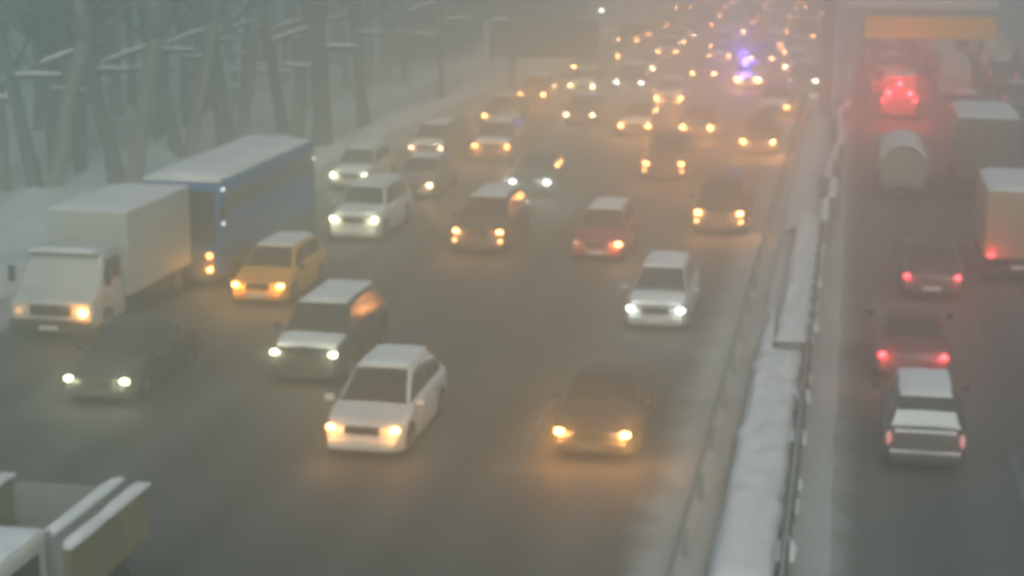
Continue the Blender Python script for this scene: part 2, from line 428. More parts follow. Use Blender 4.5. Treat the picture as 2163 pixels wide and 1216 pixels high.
def glow(parent, loc, kind, power, radius=0.07, spot=None, rot=None):
    l = bpy.data.lights.new("lamp_light", 'SPOT' if spot else 'POINT')
    l.energy = power; l.color = LAMPCOL[kind]; l.shadow_soft_size = radius
    if spot: l.spot_size = math.radians(spot); l.spot_blend = 1.0
    o = bpy.data.objects.new("lamp_light", l); COL.objects.link(o); o.parent = parent; o.location = loc
    if rot: o.rotation_euler = rot
    return o
def lens_mesh(rx, ry, rz):
    bm = bmesh.new(); bmesh.ops.create_uvsphere(bm, u_segments=12, v_segments=7, radius=1.0, matrix=Matrix.Diagonal((rx, ry, rz, 1)))
    return bm
sl = thing("street_lamp", "lit white lamp on a pole over the left kerb beyond the billboard", "street lamp", (-18.7, 128, 0))
bm = bmesh.new(); tube(bm, [(0, 0, 0), (0, 0, 2.6), (0.1, -0.2, 3.0)], [0.1, 0.07, 0.05], 8); bm_obj("pole", bm, M_DARKSTEEL, sl, 50)
bm = lens_mesh(0.22, 0.22, 0.16); o = bm_obj("lamp_head", bm, lampmat('white', 12), sl, 60, (0.15, -0.3, 3.0))
glow(sl, (0.15, -0.75, 3.0), 'white', 60, 0.2)

# ------------------------------------------------------------------ park fence, buildings
f = thing("park_fence", "low park fence with two snow topped rails behind the trees", "fence", (-72, 92, 0), math.radians(-3))
pm = None
for k in range(19):
    if pm is None: p = box_obj("post", (0, 0, 1.0), (0.14, 0.14, 2.0), M_DARKSTEEL, f); pm = p.data
    else: p = link("post", pm, None, f)
    p.location = (k * 2.4, 0, 0)
for zz in (0.95, 1.85):
    box_obj("rail", (21.6, -0.09, zz), (43.2, 0.16, 0.14), M_STEEL, f)
    snow_slab("snow_cover", (21.6, -0.09, zz + 0.07), (43.2, 0.24, .1), f, 0.22, seed=zz, nx=60, ny=2)
pb = thing("park_pavilion", "long pale building with dark window bands behind the park trees", "building", (-88, 122, 0), math.radians(-6))
box_obj("wall", (0, 0, 5.5), (52, 9, 11.0), M_FACADE, pb, 0.05)
box_obj("plinth", (0, -4.65, 0.9), (52, 0.35, 1.8), M_DARKFAC, pb)
wm = None
for zz in (3.6, 7.2):
    for k in range(20):
        if wm is None: w = box_obj("window", (0, -4.55, 0), (1.5, 0.2, 1.7), M_GLASS, pb); wm = w.data
        else: w = link("window", wm, None, pb)
        w.location = (-24.5 + k * 2.58, 0, zz)
for zz in (2.5, 5.4, 9.2):
    box_obj("ledge", (0, -4.75, zz), (52, 0.5, 0.22), M_FACADE, pb)
    snow_slab("snow_cover", (0, -4.75, zz + 0.11), (52, 0.46, .1), pb, 0.14, seed=zz, nx=70, ny=2)
snow_slab("roof_snow", (0, 0, 11), (52, 9, .1), pb, 0.3, seed=1, nx=30, ny=6)

# dark roadside kiosks in the far distance with pale doors
for k, (x, y, w, lab) in enumerate([(-27.0, 172, 5.0, "farthest dark kiosk with a pale door panel at the left"), (-21.8, 176, 4.6, "dark kiosk with one tall pale panel, middle of the far row"), (-20.5, 150, 2.6, "small low far kiosk with a pale wide panel")]):
    kq = thing("kiosk", lab, "kiosk", (x, y, 0), 0, "kiosks beside the far road")
    box_obj("wall", (0, 0, 1.6), (w, 3, 3.2), M_DARKFAC, kq, 0.04)
    box_obj("roof", (0, 0, 3.27), (w + 0.4, 3.4, 0.14), M_DARKSTEEL, kq)
    snow_slab("roof_snow", (0, 0, 3.34), (w + 0.3, 3.3, .1), kq, 0.18, seed=k, nx=8, ny=6)
    box_obj("door", (w * 0.22, -1.53, 1.35), (0.85, 0.1, 2.3), M_BOARD, kq)
    box_obj("sill", (-w * 0.2, -1.55, 1.0), (w * 0.4, 0.15, 0.14), M_SNOWCAP, kq)

# ------------------------------------------------------------------ trees
def wander(p0, p1, n, amp, seed):
    pts = []
    for i in range(n + 1):
        t_ = i / n
        p = Vector(p0).lerp(Vector(p1), t_)
        k = math.sin(t_ * math.pi) * amp + amp * 0.15
        pts.append(p + Vector((noise.noise(Vector((t_ * 2.5, seed, 0))), noise.noise(Vector((t_ * 2.5, seed, 9))), 0)) * k * (1 if i else 0))
    return pts
def limbs(bm, pts, rads, rnd, t0, n, length, depth, seg=5):
    for k in range(n):
        t_ = t0 + (1 - t0) * (k + rnd.random()) / n
        i = min(int(t_ * (len(pts) - 1)), len(pts) - 2)
        p = pts[i].lerp(pts[i + 1], t_ * (len(pts) - 1) - i)
        r = rads[i] * 0.45
        a = rnd.uniform(0, 2 * math.pi)
        L = length * rnd.uniform(0.6, 1.1) * (1.15 - 0.6 * t_)
        d = Vector((math.cos(a), math.sin(a), rnd.uniform(0.35, 1.1))).normalized()
        q = [p, p + d * L * 0.4 + Vector((0, 0, 0.03 * L)), p + d * L * 0.75 + Vector((0, 0, 0.12 * L)), p + d * L + Vector((rnd.uniform(-.1, .1) * L, rnd.uniform(-.1, .1) * L, 0.22 * L))]
        rr = [r, r * 0.7, r * 0.45, r * 0.12 + 0.004]
        tube(bm, q, rr, seg, cap=False)
        if depth > 0: limbs(bm, q, rr, rnd, 0.25, 5 if depth > 1 else 4, L * 0.5, depth - 1, 4 if depth > 1 else 3)
def forked_tree(name_label, base, stems, height, seed, knots=()):
    """stems: list of (dx at 6.5 m, dy, radius, pale)"""
    rnd = random.Random(seed)
    t = thing("park_tree", name_label, "tree", (base[0], base[1], 0), 0, "bare trees along the left verge")
    for si, (dx, dy, r, pale) in enumerate(stems):
        top = Vector((dx, dy, 6.5))
        p1 = wander((0.25 * (1 if dx > 0 else -1) * (len(stems) > 1), 0, -0.1), top, 7, 0.16, seed + si)
        ext = Vector((dx * 0.35, dy, height))
        p2 = wander(top, ext, 5, 0.4, seed + si + 50)[1:]
        pts = p1 + p2
        rads = [r * .86 * (1.30 if i == 0 else 1.08 if i == 1 else 1.0 - 0.030 * i) * (1 if i < 8 else 0.85 ** (i - 7)) for i in range(len(pts))]
        bm = bmesh.new(); tube(bm, pts, rads, 12)
        bm_obj("trunk", bm, M_BARKP if pale else M_BARK, t, 60)
        bm = bmesh.new(); limbs(bm, pts, rads, rnd, 0.55, 9, 3.2, 2)
        bm_obj("crown", bm, M_TWIG, t)
        if si == 0 or True:
            bm = bmesh.new()
            bmesh.ops.create_icosphere(bm, subdivisions=2, radius=1.0, matrix=Matrix.Translation(pts[7]) @ Matrix.Diagonal((r * 1.25, r * 1.25, r * 1.6, 1)))
            for v in bm.verts: v.co += (v.co - pts[7]).normalized() * 0.12 * noise.noise(v.co * 3)
            bm_obj("burl", bm, M_BARK, t, 60)
    # snow laden side limbs
    for k, (z, a, sl) in enumerate(((4.6, 1, 0.05), (5.6, -1, -0.35), (3.7, -1, 0.1))):
        dx, dy, r_, _ = stems[k % len(stems)]
        p = Vector((dx * z / 6.5, dy * z / 6.5, z)); L = rnd.uniform(1.3, 2.2)
        q = [p, p + Vector((a * L * .5, -.2, sl * L * .5 + .05)), p + Vector((a * L, -.3, sl * L))]
        bm = bmesh.new(); tube(bm, q, [.14, .11, .07], 6); bm_obj("branch", bm, M_TWIG, t, 60)
        bm = bmesh.new(); tube(bm, [v + Vector((0, 0, .11)) for v in q], [.06, .08, .05], 6); bm_obj("branch_snow", bm, M_SNOWCAP, t, 60)
    return t
FR = [((-30.0, 59.5), [(-1.5, 0, .33, 0), (1.9, .3, .36, 1)], "forked park tree at the left frame edge behind the white truck"),
      ((-27.9, 62.2), [(-1.55, 0, .36, 0), (1.5, .4, .40, 1)], "forked thick tree behind the truck box, second from the left edge"),
      ((-29.0, 71.0), [(-1.5, 0, .31, 0), (1.6, .4, .33, 1)], "forked tree rising just left of the bus roof"),
      ((-28.6, 76.5), [(-1.2, 0, .30, 0), (1.4, .3, .30, 1)], "forked tree standing behind the middle of the bus roof"),
      ((-26.3, 77.8), [(-1.3, 0, .34, 0), (1.0, .3, .36, 1)], "forked tree just left of the thick straight trunk, behind the bus tail"),
      ((-23.4, 73.7), [(-0.15, 0, .52, 0)], "thickest dark straight trunk, just right of the blue bus tail"),
      ((-23.8, 81.9), [(-0.6, 0, .34, 0)], "single trunk right of the thickest trunk, above the silver sedan"),
      ((-22.4, 92.4), [(-0.1, 0, .20, 0)], "slim trunk in front of the snowy slope, left of the billboard")]
for i, (bs, st, lab) in enumerate(FR): forked_tree(lab, bs, st, 13.0 + (i % 3), 100 + i)

# background trees, a few shapes copied
protos = []
for k in range(4):
    rnd = random.Random(300 + k)
    t = thing("park_tree", "bare slim tree standing deeper in the snowy park", "tree", (0, 0, 0), 0, "bare trees deeper in the park")
    h = 11 + k
    pts = wander((0, 0, -0.1), (rnd.uniform(-1, 1), rnd.uniform(-1, 1), h), 9, 0.4, 300 + k)
    rads = [0.26 * (1.25 if i == 0 else 1 - i * 0.085) for i in range(10)]
    bm = bmesh.new(); tube(bm, pts, rads, 8); bm_obj("trunk", bm, M_BARK if k % 2 else M_BARKP, t, 60)
    bm = bmesh.new(); limbs(bm, pts, rads, rnd, 0.3, 13, 3.6, 2, 4); bm_obj("crown", bm, M_TWIG, t)
    protos.append(t)
rb = random.Random(77); n = 0
spots = []
while n < 76:
    y = rb.uniform(70, 195)
    lim = -27 - (y - 70) * 0.03
    x = rb.uniform(lim - 20 - 0.42 * (y - 70), lim)
    if any((x - a) ** 2 + (y - b_) ** 2 < 5 for a, b_ in spots): continue
    if -115 < x < -60 and 113 < y < 132: continue
    spots.append((x, y))
    t = protos[n] if n < 4 else copy_tree(protos[rb.randrange(4)])
    t.location = (x, y, 0); t.rotation_euler.z = rb.uniform(0, 6.28); s = rb.uniform(0.8, 1.2); t.scale = (s, s, s)
    n += 1
for (x, y) in [(-31.5, 66), (-32.5, 61), (-34.5, 70), (-33.5, 78), (-31, 84), (-29, 88), (-37, 66), (-38, 75), (-27, 92), (-35, 88), (-26.5, 100), (-29.5, 98)]:
    t = copy_tree(protos[rb.randrange(4)]); t.location = (x, y, 0); t.rotation_euler.z = rb.uniform(0, 6.28); s = rb.uniform(0.9, 1.15); t.scale = (s, s, s)

rm = random.Random(404)
for k in range(34):
    y = rm.uniform(66, 112); x = rm.uniform(-33 - (y - 66) * .5, -31.5)
    t = copy_tree(protos[rm.randrange(4)]); t.location = (x, y, 0); t.rotation_euler.z = rm.uniform(0, 6.28); s = rm.uniform(0.7, 1.2); t.scale = (s, s, max(.9, s))
# dark conifers at the far end
def conifer(seed):
    rnd = random.Random(seed)
    t = thing("conifer", "dark conifer in the far grove beside the road", "tree", (0, 0, 0), 0, "dark conifers beyond the billboard")
    h = 9.0
    bm = bmesh.new(); tube(bm, [(0, 0, 0), (0, 0, h)], [0.2, 0.03], 6); bm_obj("trunk", bm, M_BARK, t)
    bm = bmesh.new()
    for k in range(1500):
        z = 0.5 + (h - 0.6) * rnd.random() ** 1.25
        r = (h - z) / h * 2.3 * (0.45 + 0.55 * rnd.random() ** 0.5) * (0.85 + 0.25 * math.sin(z * 5))
        a = rnd.uniform(0, 6.283)
        c = Vector((r * math.cos(a), r * math.sin(a), z - 0.15 * r))
        d = Vector((math.cos(a), math.sin(a), -0.25)).normalized(); s_ = Vector((-math.sin(a), math.cos(a), 0))
        L, w = rnd.uniform(0.3, 0.6), rnd.uniform(0.08, 0.18)
        v = [bm.verts.new(c - d * L * 0.3), bm.verts.new(c + s_ * w + Vector((0, 0, 0.04))), bm.verts.new(c + d * L), bm.verts.new(c - s_ * w)]
        bm.faces.new(v)
    me = bpy.data.meshes.new("crown"); bm.to_mesh(me); bm.free(); link("crown", me, M_NEEDLE, t)
    return t
cps = [conifer(1), conifer(2)]
cs = []
rc = random.Random(5); n = 0
while n < 46:
    y = rc.uniform(112, 196)
    x = rc.uniform(-60 if y > 150 else -34, -22.3 if y < 160 else -20.8)
    if any((x - a) ** 2 + (y - b_) ** 2 < 7 for a, b_ in cs): continue
    if 146 < y < 154 and x > -24: continue
    if 168 < y < 180 and x > -31: continue
    cs.append((x, y))
    t = cps[n] if n < 2 else copy_tree(cps[rc.randrange(2)])
    t.location = (x, y, 0); t.rotation_euler.z = rc.uniform(0, 6.28); s = rc.uniform(0.75, 1.25); t.scale = (s, s, s * rc.uniform(0.9, 1.1)); n += 1
# right side verge trees
for (x, y) in [(17.5, 118), (16.8, 131), (18.5, 145), (16.5, 160), (19, 172), (17, 186), (20.5, 125), (21, 155)]:
    t = copy_tree(protos[rb.randrange(4)]); t['label'] = "bare tree on the right verge beyond the gantry"; t['group'] = "trees on the right verge"
    t.location = (x, y, 0); t.rotation_euler.z = rb.uniform(0, 6.28)

# ------------------------------------------------------------------ vehicles
def ring_loft(bm, rings, closed=True, caps=True):
    for a, b_ in zip(rings, rings[1:]):
        k = len(a)
        for i in range(k if closed else k - 1):
            j = (i + 1) % k
            try: bm.faces.new((a[i], a[j], b_[j], b_[i]))
            except ValueError: pass
    if caps: bm.faces.new(rings[0][::-1]); bm.faces.new(rings[-1])
SHAPES = {
 'sedan': dict(L=4.45, W=1.76, H=1.45, deck=[(0, .52), (.015, .66), (.06, .74), (.27, .95), (.5, .97), (.80, .98), (.96, .93), (1, .70)], A=.25, B=.41, C=.68, D=.83, wheels=(.19, .79), wr=.32),
 'hatch': dict(L=4.05, W=1.72, H=1.50, deck=[(0, .52), (.015, .68), (.06, .76), (.25, .97), (.5, 1.0), (.93, 1.02), (.985, .9), (1, .62)], A=.22, B=.40, C=.86, D=.975, wheels=(.19, .82), wr=.32),
 'estate': dict(L=4.25, W=1.66, H=1.50, deck=[(0, .52), (.015, .68), (.06, .78), (.25, .93), (.5, .95), (.95, .95), (.99, .85), (1, .60)], A=.25, B=.39, C=.84, D=.965, wheels=(.19, .80), wr=.31),
 'compact': dict(L=4.15, W=1.76, H=1.60, deck=[(0, .52), (.015, .72), (.06, .82), (.22, 1.0), (.5, 1.03), (.93, 1.05), (.985, .95), (1, .62)], A=.19, B=.40, C=.78, D=.965, wheels=(.18, .82), wr=.33),
 'suv': dict(L=4.60, W=1.86, H=1.72, deck=[(0, .62), (.015, .86), (.06, .96), (.25, 1.10), (.5, 1.12), (.95, 1.12), (.99, 1.0), (1, .7)], A=.23, B=.36, C=.86, D=.975, wheels=(.19, .80), wr=.38),
 'minibus': dict(L=5.4, W=2.02, H=2.30, deck=[(0, .60), (.012, .90), (.04, 1.02), (.14, 1.22), (.3, 1.25), (.98, 1.25), (.995, 1.1), (1, .7)], A=.13, B=.23, C=.965, D=.99, wheels=(.17, .78), wr=.35),
}
def lamp_pair(t, xs, y, z, size, kind, strength, power, front=True, part="headlight", spot=True, flip=0):
    sgn = -1 if front else 1
    for s_ in (-1, 1):
        st, pw = strength, power
        if flip and s_ == flip: st, pw = strength * 0.02, power * 0.08     # one lamp weaker
        bm = lens_mesh(size[0], 0.05, size[1])
        for v in bm.verts: v.co.y += abs(v.co.x) * 0.25 * (-sgn) * (1 if v.co.x * s_ > 0 else 0)
        m = lampmat(kind, st) if st > 0 else (M_LAMPOFF if front else M_LAMPOFF_R)
        o = bm_obj(part, bm, m, t, 60, (s_ * xs, y, z))
        if pw > 0:
            glow(o, (0, sgn * 0.16, 0.02), kind, pw * (.40 if t.location.y > 60 else .10), 0.07, 125, (math.radians(86), 0, 0 if sgn > 0 else math.pi))
            glow(o, (0, sgn * 0.22, 0.03), kind, pw * .55, 0.05)
def make_car(shape, paintname, label, X, Y, rev=False, head='warm', hs=1.0, hp=1.0, fog=False, snow=('roof',), brake=0.0, rz=0.0, group=None, cat="car", name="car", flip=0, tail=None, near=True, lampz=None):
    """X, Y: middle of the end that faces the camera (front if oncoming, rear if rev)"""
    hp *= min(1.9, max(.42, Y / 60.0)) ** 1.5 * (0.36 if Y > 104 else 1.0)
    hs *= 3.6 if Y > 104 else 1.7 if Y > 75 else 1.15
    P = SHAPES[shape]; L, W, H = P['L'], P['W'], P['H']; pm_ = paint(paintname, PAINTS[paintname])
    cy_ = Y + L / 2
    t = thing(name, label, cat, (X, cy_, 0), (math.pi if rev else 0) + rz, group)
    yy = lambda f_: -L / 2 + f_ * L
    hwf = [(0, .80), (.03, .90), (.12, .98), (.3, 1), (.85, 1), (.95, .95), (1, .86)]
    wr = P['wr']; ar = wr * 1.16
    fr = sorted(set([0, .015, .05, .1, .27, .35, .45, .5, .55, .62, .70, .90, .95, .985, 1.0] + [w + k * ar / L / 3 for w in P['wheels'] for k in (-3, -2.9, -2, -1, 0, 1, 2, 2.9, 3)]))
    bm = bmesh.new(); rings = []
    for f_ in fr:
        y = yy(f_); hw = interp(f_, hwf) * W / 2
        dk = (interp(f_ - .02, P['deck']) + 2 * interp(f_, P['deck']) + interp(f_ + .02, P['deck'])) / 4 if .03 < f_ < .97 else interp(f_, P['deck'])
        zb = 0.20 + (0.08 if f_ in (0, 1.0) else 0)
        za = zb
        for w in P['wheels']:
            d = abs(f_ - w) * L
            if d < ar: za = max(za, wr + math.sqrt(ar * ar - d * d))
        za = min(za, dk - 0.14)
        half = [(hw * .0, zb), (hw * .80, zb), (hw * .80, max(za, zb + .005)), (hw * .975, max(za, zb + .03)), (hw, (za + dk) / 2 + .02), (hw * .985, dk - .09), (hw * .90, dk - .012), (0, dk + .02)]
        ring = [bm.verts.new((x, y, z)) for x, z in half] + [bm.verts.new((-x, y, z)) for x, z in half[-2:0:-1]]
        rings.append(ring)
    ring_loft(bm, rings)
    bm_obj("body", bm, pm_, t, 38)
    # greenhouse: one smooth shell lofted along the roof line
    dA, dD = interp(P['A'], P['deck']) - .03, interp(P['D'], P['deck']) - .03
    rw = W / 2 * (.68 if shape != 'minibus' else .82)
    bw = W / 2 * .89
    A_, B_, C_, D_ = P['A'], P['B'], P['C'], P['D']
    line = [(A_ - .02, dA - .04), (A_, dA), (B_, H - .05), ((B_ + C_) / 2, H + .005), (C_, H - .06), (D_, dD), (D_ + .02, dD - .04)]
    rz_ = lambda f_: sum(interp(f_ + d, line) for d in (-.028, -.014, 0, .014, .028)) / 5
    base = lambda f_: min(dA, dD, rz_(f_) - .01) - .02 if not (A_ < f_ < D_) else dA + (dD - dA) * (f_ - A_) / (D_ - A_) - .02
    wz = lambda f_, z: bw + (rw - bw) * max(0, z - base(f_)) / (H - dA)
    N = 26
    bm = bmesh.new(); rings = []
    for k in range(N + 1):
        f_ = A_ - .015 + (D_ - A_ + .03) * k / N; zt = max(rz_(f_), base(f_) + .01); zb = base(f_); y = yy(f_)
        h = zt - zb; cr = min(.06, h * .4)
        half = [(wz(f_, zb), zb), (wz(f_, zb + h * .5), zb + h * .5), (wz(f_, zt - cr), zt - cr), (wz(f_, zt - cr * .3) - cr * .35, zt - cr * .28), (wz(f_, zt) - cr * 1.1, zt), (wz(f_, zt) * .5, zt + .018), (0, zt + .025)]
        rings.append([bm.verts.new((x, y, z)) for x, z in half] + [bm.verts.new((-x, y, z)) for x, z in half[-2::-1]])
    ring_loft(bm, rings, closed=True)
    bm_obj("cabin", bm, pm_, t, 50)
    def grid_pane(nm, fn, nu, nv):
        bm = bmesh.new()
        g1 = [[bm.verts.new(fn(i / nu, j_ / nv, .009)) for i in range(nu + 1)] for j_ in range(nv + 1)]
        g0 = [[bm.verts.new(fn(i / nu, j_ / nv, -.02)) for i in range(nu + 1)] for j_ in range(nv + 1)]
        for q in (g1, g0):
            for j_ in range(nv):
                for i in range(nu): bm.faces.new((q[j_][i], q[j_][i + 1], q[j_ + 1][i + 1], q[j_ + 1][i]))
        for i in range(nu):
            for j_ in (0, nv): bm.faces.new((g1[j_][i], g1[j_][i + 1], g0[j_][i + 1], g0[j_][i]))
        for j_ in range(nv):
            for i in (0, nu): bm.faces.new((g1[j_][i], g1[j_ + 1][i], g0[j_ + 1][i], g0[j_][i]))
        bm_obj(nm, bm, M_GLASS, t, 60)
    def top_fn(f0, f1, mg):
        def fn(u, v, off):
            f_ = f0 + (f1 - f0) * v; zt = rz_(f_); h = zt - base(f_); cr = min(.06, h * .4)
            w_ = (wz(f_, zt) - cr * 1.1 - mg) * (u * 2 - 1)
            zz = zt + .025 - .018 * abs(u * 2 - 1) ** 1.5
            sl = (rz_(f_ + .01) - rz_(f_ - .01)) / (.02 * L); nl = math.sqrt(1 + sl * sl)
            return (w_, yy(f_) - sl / nl * off, zz + off / nl)
        return fn
    grid_pane("windscreen", top_fn(A_ + .02, B_ - .012, .0), 6, 6)
    grid_pane("rear_window", top_fn(D_ - .02 if D_ - C_ > .05 else D_ - .012, C_ + (.03 if D_ - C_ > .05 else .012), .02), 6, 5)
    for s_ in (-1, 1):
        def side_fn(f0, f1):
            def fn(u, v, off):
                f_ = f0 + (f1 - f0) * u; zb = base(f_) + .05; zt = max(rz_(f_) - .10, zb + .012)
                z = zb + (zt - zb) * v
                return (s_ * (wz(f_, z) + off), yy(f_), z)
            return fn
        if shape == 'minibus': cuts = ((A_ + .05, .34), (.36, .64), (.66, D_ - .04))
        else:
            mid = (A_ + D_) / 2 - .01; cuts = ((A_ + .05, mid - .008), (mid + .008, D_ - (.10 if D_ - C_ > .1 else .05)))
        for f0, f1 in cuts: grid_pane("side_window", side_fn(f0, f1), 7, 3)
        if near:
            for f_, w_ in ((.40, .20), (.60, .18)):
                box_obj("door", (s_ * (W / 2 + .001), yy(f_), .62), (.018, w_ * L, .52), pm_, t, .006)
                box_obj("door_handle", (s_ * (W / 2 + .012), yy(f_ + .06), .80), (.02, .16, .03), M_TRIM, t)
            box_obj("side_mirror", (s_ * (W / 2 + .10), yy(A_ + .045), interp(A_, P['deck']) + .07), (.20, .10, .14), pm_ if paintname in ('white', 'silver') else M_TRIM, t, .03)
    # wheels
    for w in P['wheels']:
        for s_ in (-1, 1):
            bm = bmesh.new(); bmesh.ops.create_cone(bm, cap_ends=True, segments=20, radius1=wr, radius2=wr, depth=.20, matrix=Matrix.Rotation(math.pi / 2, 4, 'Y'))
            bmesh.ops.bevel(bm, geom=[e for e in bm.edges if abs(e.verts[0].co.x - e.verts[1].co.x) < 1e-4], offset=.03, segments=2, affect='EDGES')
            wo = bm_obj("wheel", bm, M_RUBBER, t, 40, (s_ * (W / 2 - .115), yy(w), wr))
            bm = bmesh.new(); bmesh.ops.create_cone(bm, cap_ends=True, segments=12, radius1=wr * .62, radius2=wr * .5, depth=.03, matrix=Matrix.Translation((s_ * .105, 0, 0)) @ Matrix.Rotation(s_ * math.pi / 2, 4, 'Y'))
            bm_obj("rim", bm, M_RIM, wo)
    # face details
    zl = lampz or P['deck'][1][1] - .04
    box_obj("grille", (0, yy(0) - .005, zl - .02), (W * .42, .06, .16), M_TRIM, t, .02)
    box_obj("front_bumper", (0, yy(0) - .02, .36), (W * .82, .16, .22), pm_ if shape != 'estate' else M_TRIM, t, .06)
    box_obj("rear_bumper", (0, yy(1) + .02, .40), (W * .86, .16, .20), pm_ if paintname != 'white' else M_TRIM, t, .06)
    box_obj("number_plate", (0, yy(0) - .11, .38), (.5, .02, .11), M_PLATE if paintname in ('white', 'silver', 'yellow', 'red') else M_DIRTYPLATE, t)
    box_obj("number_plate", (0, yy(1) + .02 + .09, .42 if shape != 'estate' else .62), (.5, .02, .11), M_PLATE if shape != 'estate' else M_DIRTYPLATE, t)
    lamp_pair(t, W * .385, yy(.012), zl, (.095, .055), head or 'warm', (34 * hs if head else 0), (HEADW * hp if head and hp else 0), True, flip=flip)
    if fog: lamp_pair(t, W * .40, yy(0) - .04, zl - .28, (.06, .05), head, 14 * hs, 0, True, "fog_lamp")
    lamp_pair(t, W * (.40 if shape != 'estate' else .43), yy(.99), interp(.97, P['deck']) - .16, (.10 if shape != 'estate' else .06, .09 if shape != 'estate' else .15), tail or 'red', 8 * brake, TAILW * brake, False, "tail_light")
    # snow
    if 'roof' in snow:
        yb, yc = yy(B_ - .005), yy(C_ + .005)
        snow_slab("roof_snow", (0, (yb + yc) / 2, H - .02), (rw * 2 - .10, yc - yb, .1), t, .075, seed=X)
    if 'hood' in snow:
        bm = bmesh.new()
        fs = [(.045 + (P['A'] - .055) * k / 6) for k in range(7)]
        rows = []
        for k, f_ in enumerate(fs):
            hw = interp(f_, hwf) * W / 2 * .84; z = interp(f_, P['deck']) + (.045 if 0 < k < 6 else .0)
            rows.append([bm.verts.new((hw * u, yy(f_), z + (.02 if abs(u) < .9 else -.02) + .02 * noise.noise(Vector((u * 3, f_ * 20, X))))) for u in (-1, -.7, -.35, 0, .35, .7, 1)])
        low = [[bm.verts.new((v.co.x, v.co.y, v.co.z - .06)) for v in r] for r in rows]
        for q in (rows, low):
            for a, b_ in zip(q, q[1:]):
                for i in range(6): bm.faces.new((a[i], a[i + 1], b_[i + 1], b_[i]))
        for i in range(6):
            bm.faces.new((rows[0][i], rows[0][i + 1], low[0][i + 1], low[0][i])); bm.faces.new((rows[6][i], rows[6][i + 1], low[6][i + 1], low[6][i]))
        for k in range(6):
            for i in (0, 6): bm.faces.new((rows[k][i], rows[k + 1][i], low[k + 1][i], low[k][i]))
        bm_obj("hood_snow", bm, M_SNOWCAP, t, 60)
    if 'rear' in snow:
        sf = top_fn(D_ - .01, C_ + (D_ - C_) * .45, .0)
        bm = bmesh.new()
        gg = [[bm.verts.new(sf(i / 6, j_ / 4, .035 + .02 * noise.noise(Vector((i, j_, 2))))) for i in range(7)] for j_ in range(5)]
        hh = [[bm.verts.new(sf(i / 6, j_ / 4, -.01)) for i in range(7)] for j_ in range(5)]
        for q in (gg, hh):
            for j_ in range(4):
                for i in range(6): bm.faces.new((q[j_][i], q[j_][i + 1], q[j_ + 1][i + 1], q[j_ + 1][i]))
        for i in range(6):
            for j_ in (0, 4): bm.faces.new((gg[j_][i], gg[j_][i + 1], hh[j_][i + 1], hh[j_][i]))
        for j_ in range(4):
            for i in (0, 6): bm.faces.new((gg[j_][i], gg[j_ + 1][i], hh[j_ + 1][i], hh[j_][i]))
        bm_obj("window_snow", bm, M_SNOWCAP, t, 60)
        box_obj("bumper_snow", (0, yy(1) + .03, .51), (W * .82, .13, .035), M_SNOWCAP, t, .012)
        box_obj("tailgate_snow", (0, yy(.985), dD + .02), (W * .72, .12, .06), M_SNOWCAP, t, .02)
    return t
HEADW, TAILW = 70.0, 34.0

def add_wheel(t, x, y, r, w=.28):
    bm = bmesh.new(); bmesh.ops.create_cone(bm, cap_ends=True, segments=22, radius1=r, radius2=r, depth=w, matrix=Matrix.Rotation(math.pi / 2, 4, 'Y'))
    bmesh.ops.bevel(bm, geom=[e for e in bm.edges if abs(e.verts[0].co.x - e.verts[1].co.x) < 1e-4], offset=.035, segments=2, affect='EDGES')
    wo = bm_obj("wheel", bm, M_RUBBER, t, 40, (x, y, r))
    s_ = 1 if x > 0 else -1
    bm = bmesh.new(); bmesh.ops.create_cone(bm, cap_ends=True, segments=14, radius1=r * .58, radius2=r * .42, depth=.05, matrix=Matrix.Translation((s_ * (w / 2 + .01), 0, 0)) @ Matrix.Rotation(s_ * math.pi / 2, 4, 'Y'))
    bm_obj("rim", bm, M_RIM, wo)
def loft_profile(bm, prof, W, bev=.08, taper=None):
    """side profile (y, z) extruded across width W, bevelled"""
    a = [bm.verts.new((-W / 2, y, z)) for y, z in prof]; b_ = [bm.verts.new((W / 2, y, z)) for y, z in prof]
    bm.faces.new(a); bm.faces.new(b_[::-1])
    for i in range(len(prof)):
        j = (i + 1) % len(prof); bm.faces.new((a[j], a[i], b_[i], b_[j]))
    if taper:
        for v in bm.verts:
            if v.co.z > taper[0]: v.co.x *= taper[1]
    bmesh.ops.recalc_face_normals(bm, faces=bm.faces)
    bmesh.ops.bevel(bm, geom=[e for e in bm.edges], offset=bev, segments=3, affect='EDGES', profile=.6)

# white box truck, left edge
t = thing("box_truck", "white box truck with a pale sun visor and one orange headlight, by the left kerb", "truck", (-19.85, 39.3, 0))
pw = paint('truck_white', (0.56, 0.60, 0.60))
bm = bmesh.new(); loft_profile(bm, [(0.0, .45), (0.0, 1.15), (.55, 1.40), (1.05, 2.25), (2.1, 2.32), (2.1, .45)], 2.25, .09, (1.9, .90)); bm_obj("cab", bm, pw, t, 40)
bm = bmesh.new(); slab(bm, [Vector(v) for v in ((-.98, .60, 1.46), (.98, .60, 1.46), (.90, 1.00, 2.14), (-.90, 1.00, 2.14))], .012); bm_obj("windscreen", bm, M_GLASS, t)
for s_ in (-1, 1):
    box_obj("side_window", (s_ * 1.09, 1.45, 1.78), (.05, .75, .55), M_GLASS, t)
    box_obj("side_mirror", (s_ * 1.33, .6, 1.7), (.16, .12, .42), M_TRIM, t, .03)
box_obj("sun_visor", (0, .93, 2.27), (1.9, .32, .07), pw, t, .02)
snow_slab("visor_snow", (0, .93, 2.30), (1.85, .3, .1), t, .06, seed=3)
box_obj("cargo_box", (0, 4.5, 1.95), (2.35, 4.4, 2.25), mat("box_side", (0.46, 0.50, 0.47), .6, col2=(0.36, 0.40, 0.37), nscale=.8), t, .04)
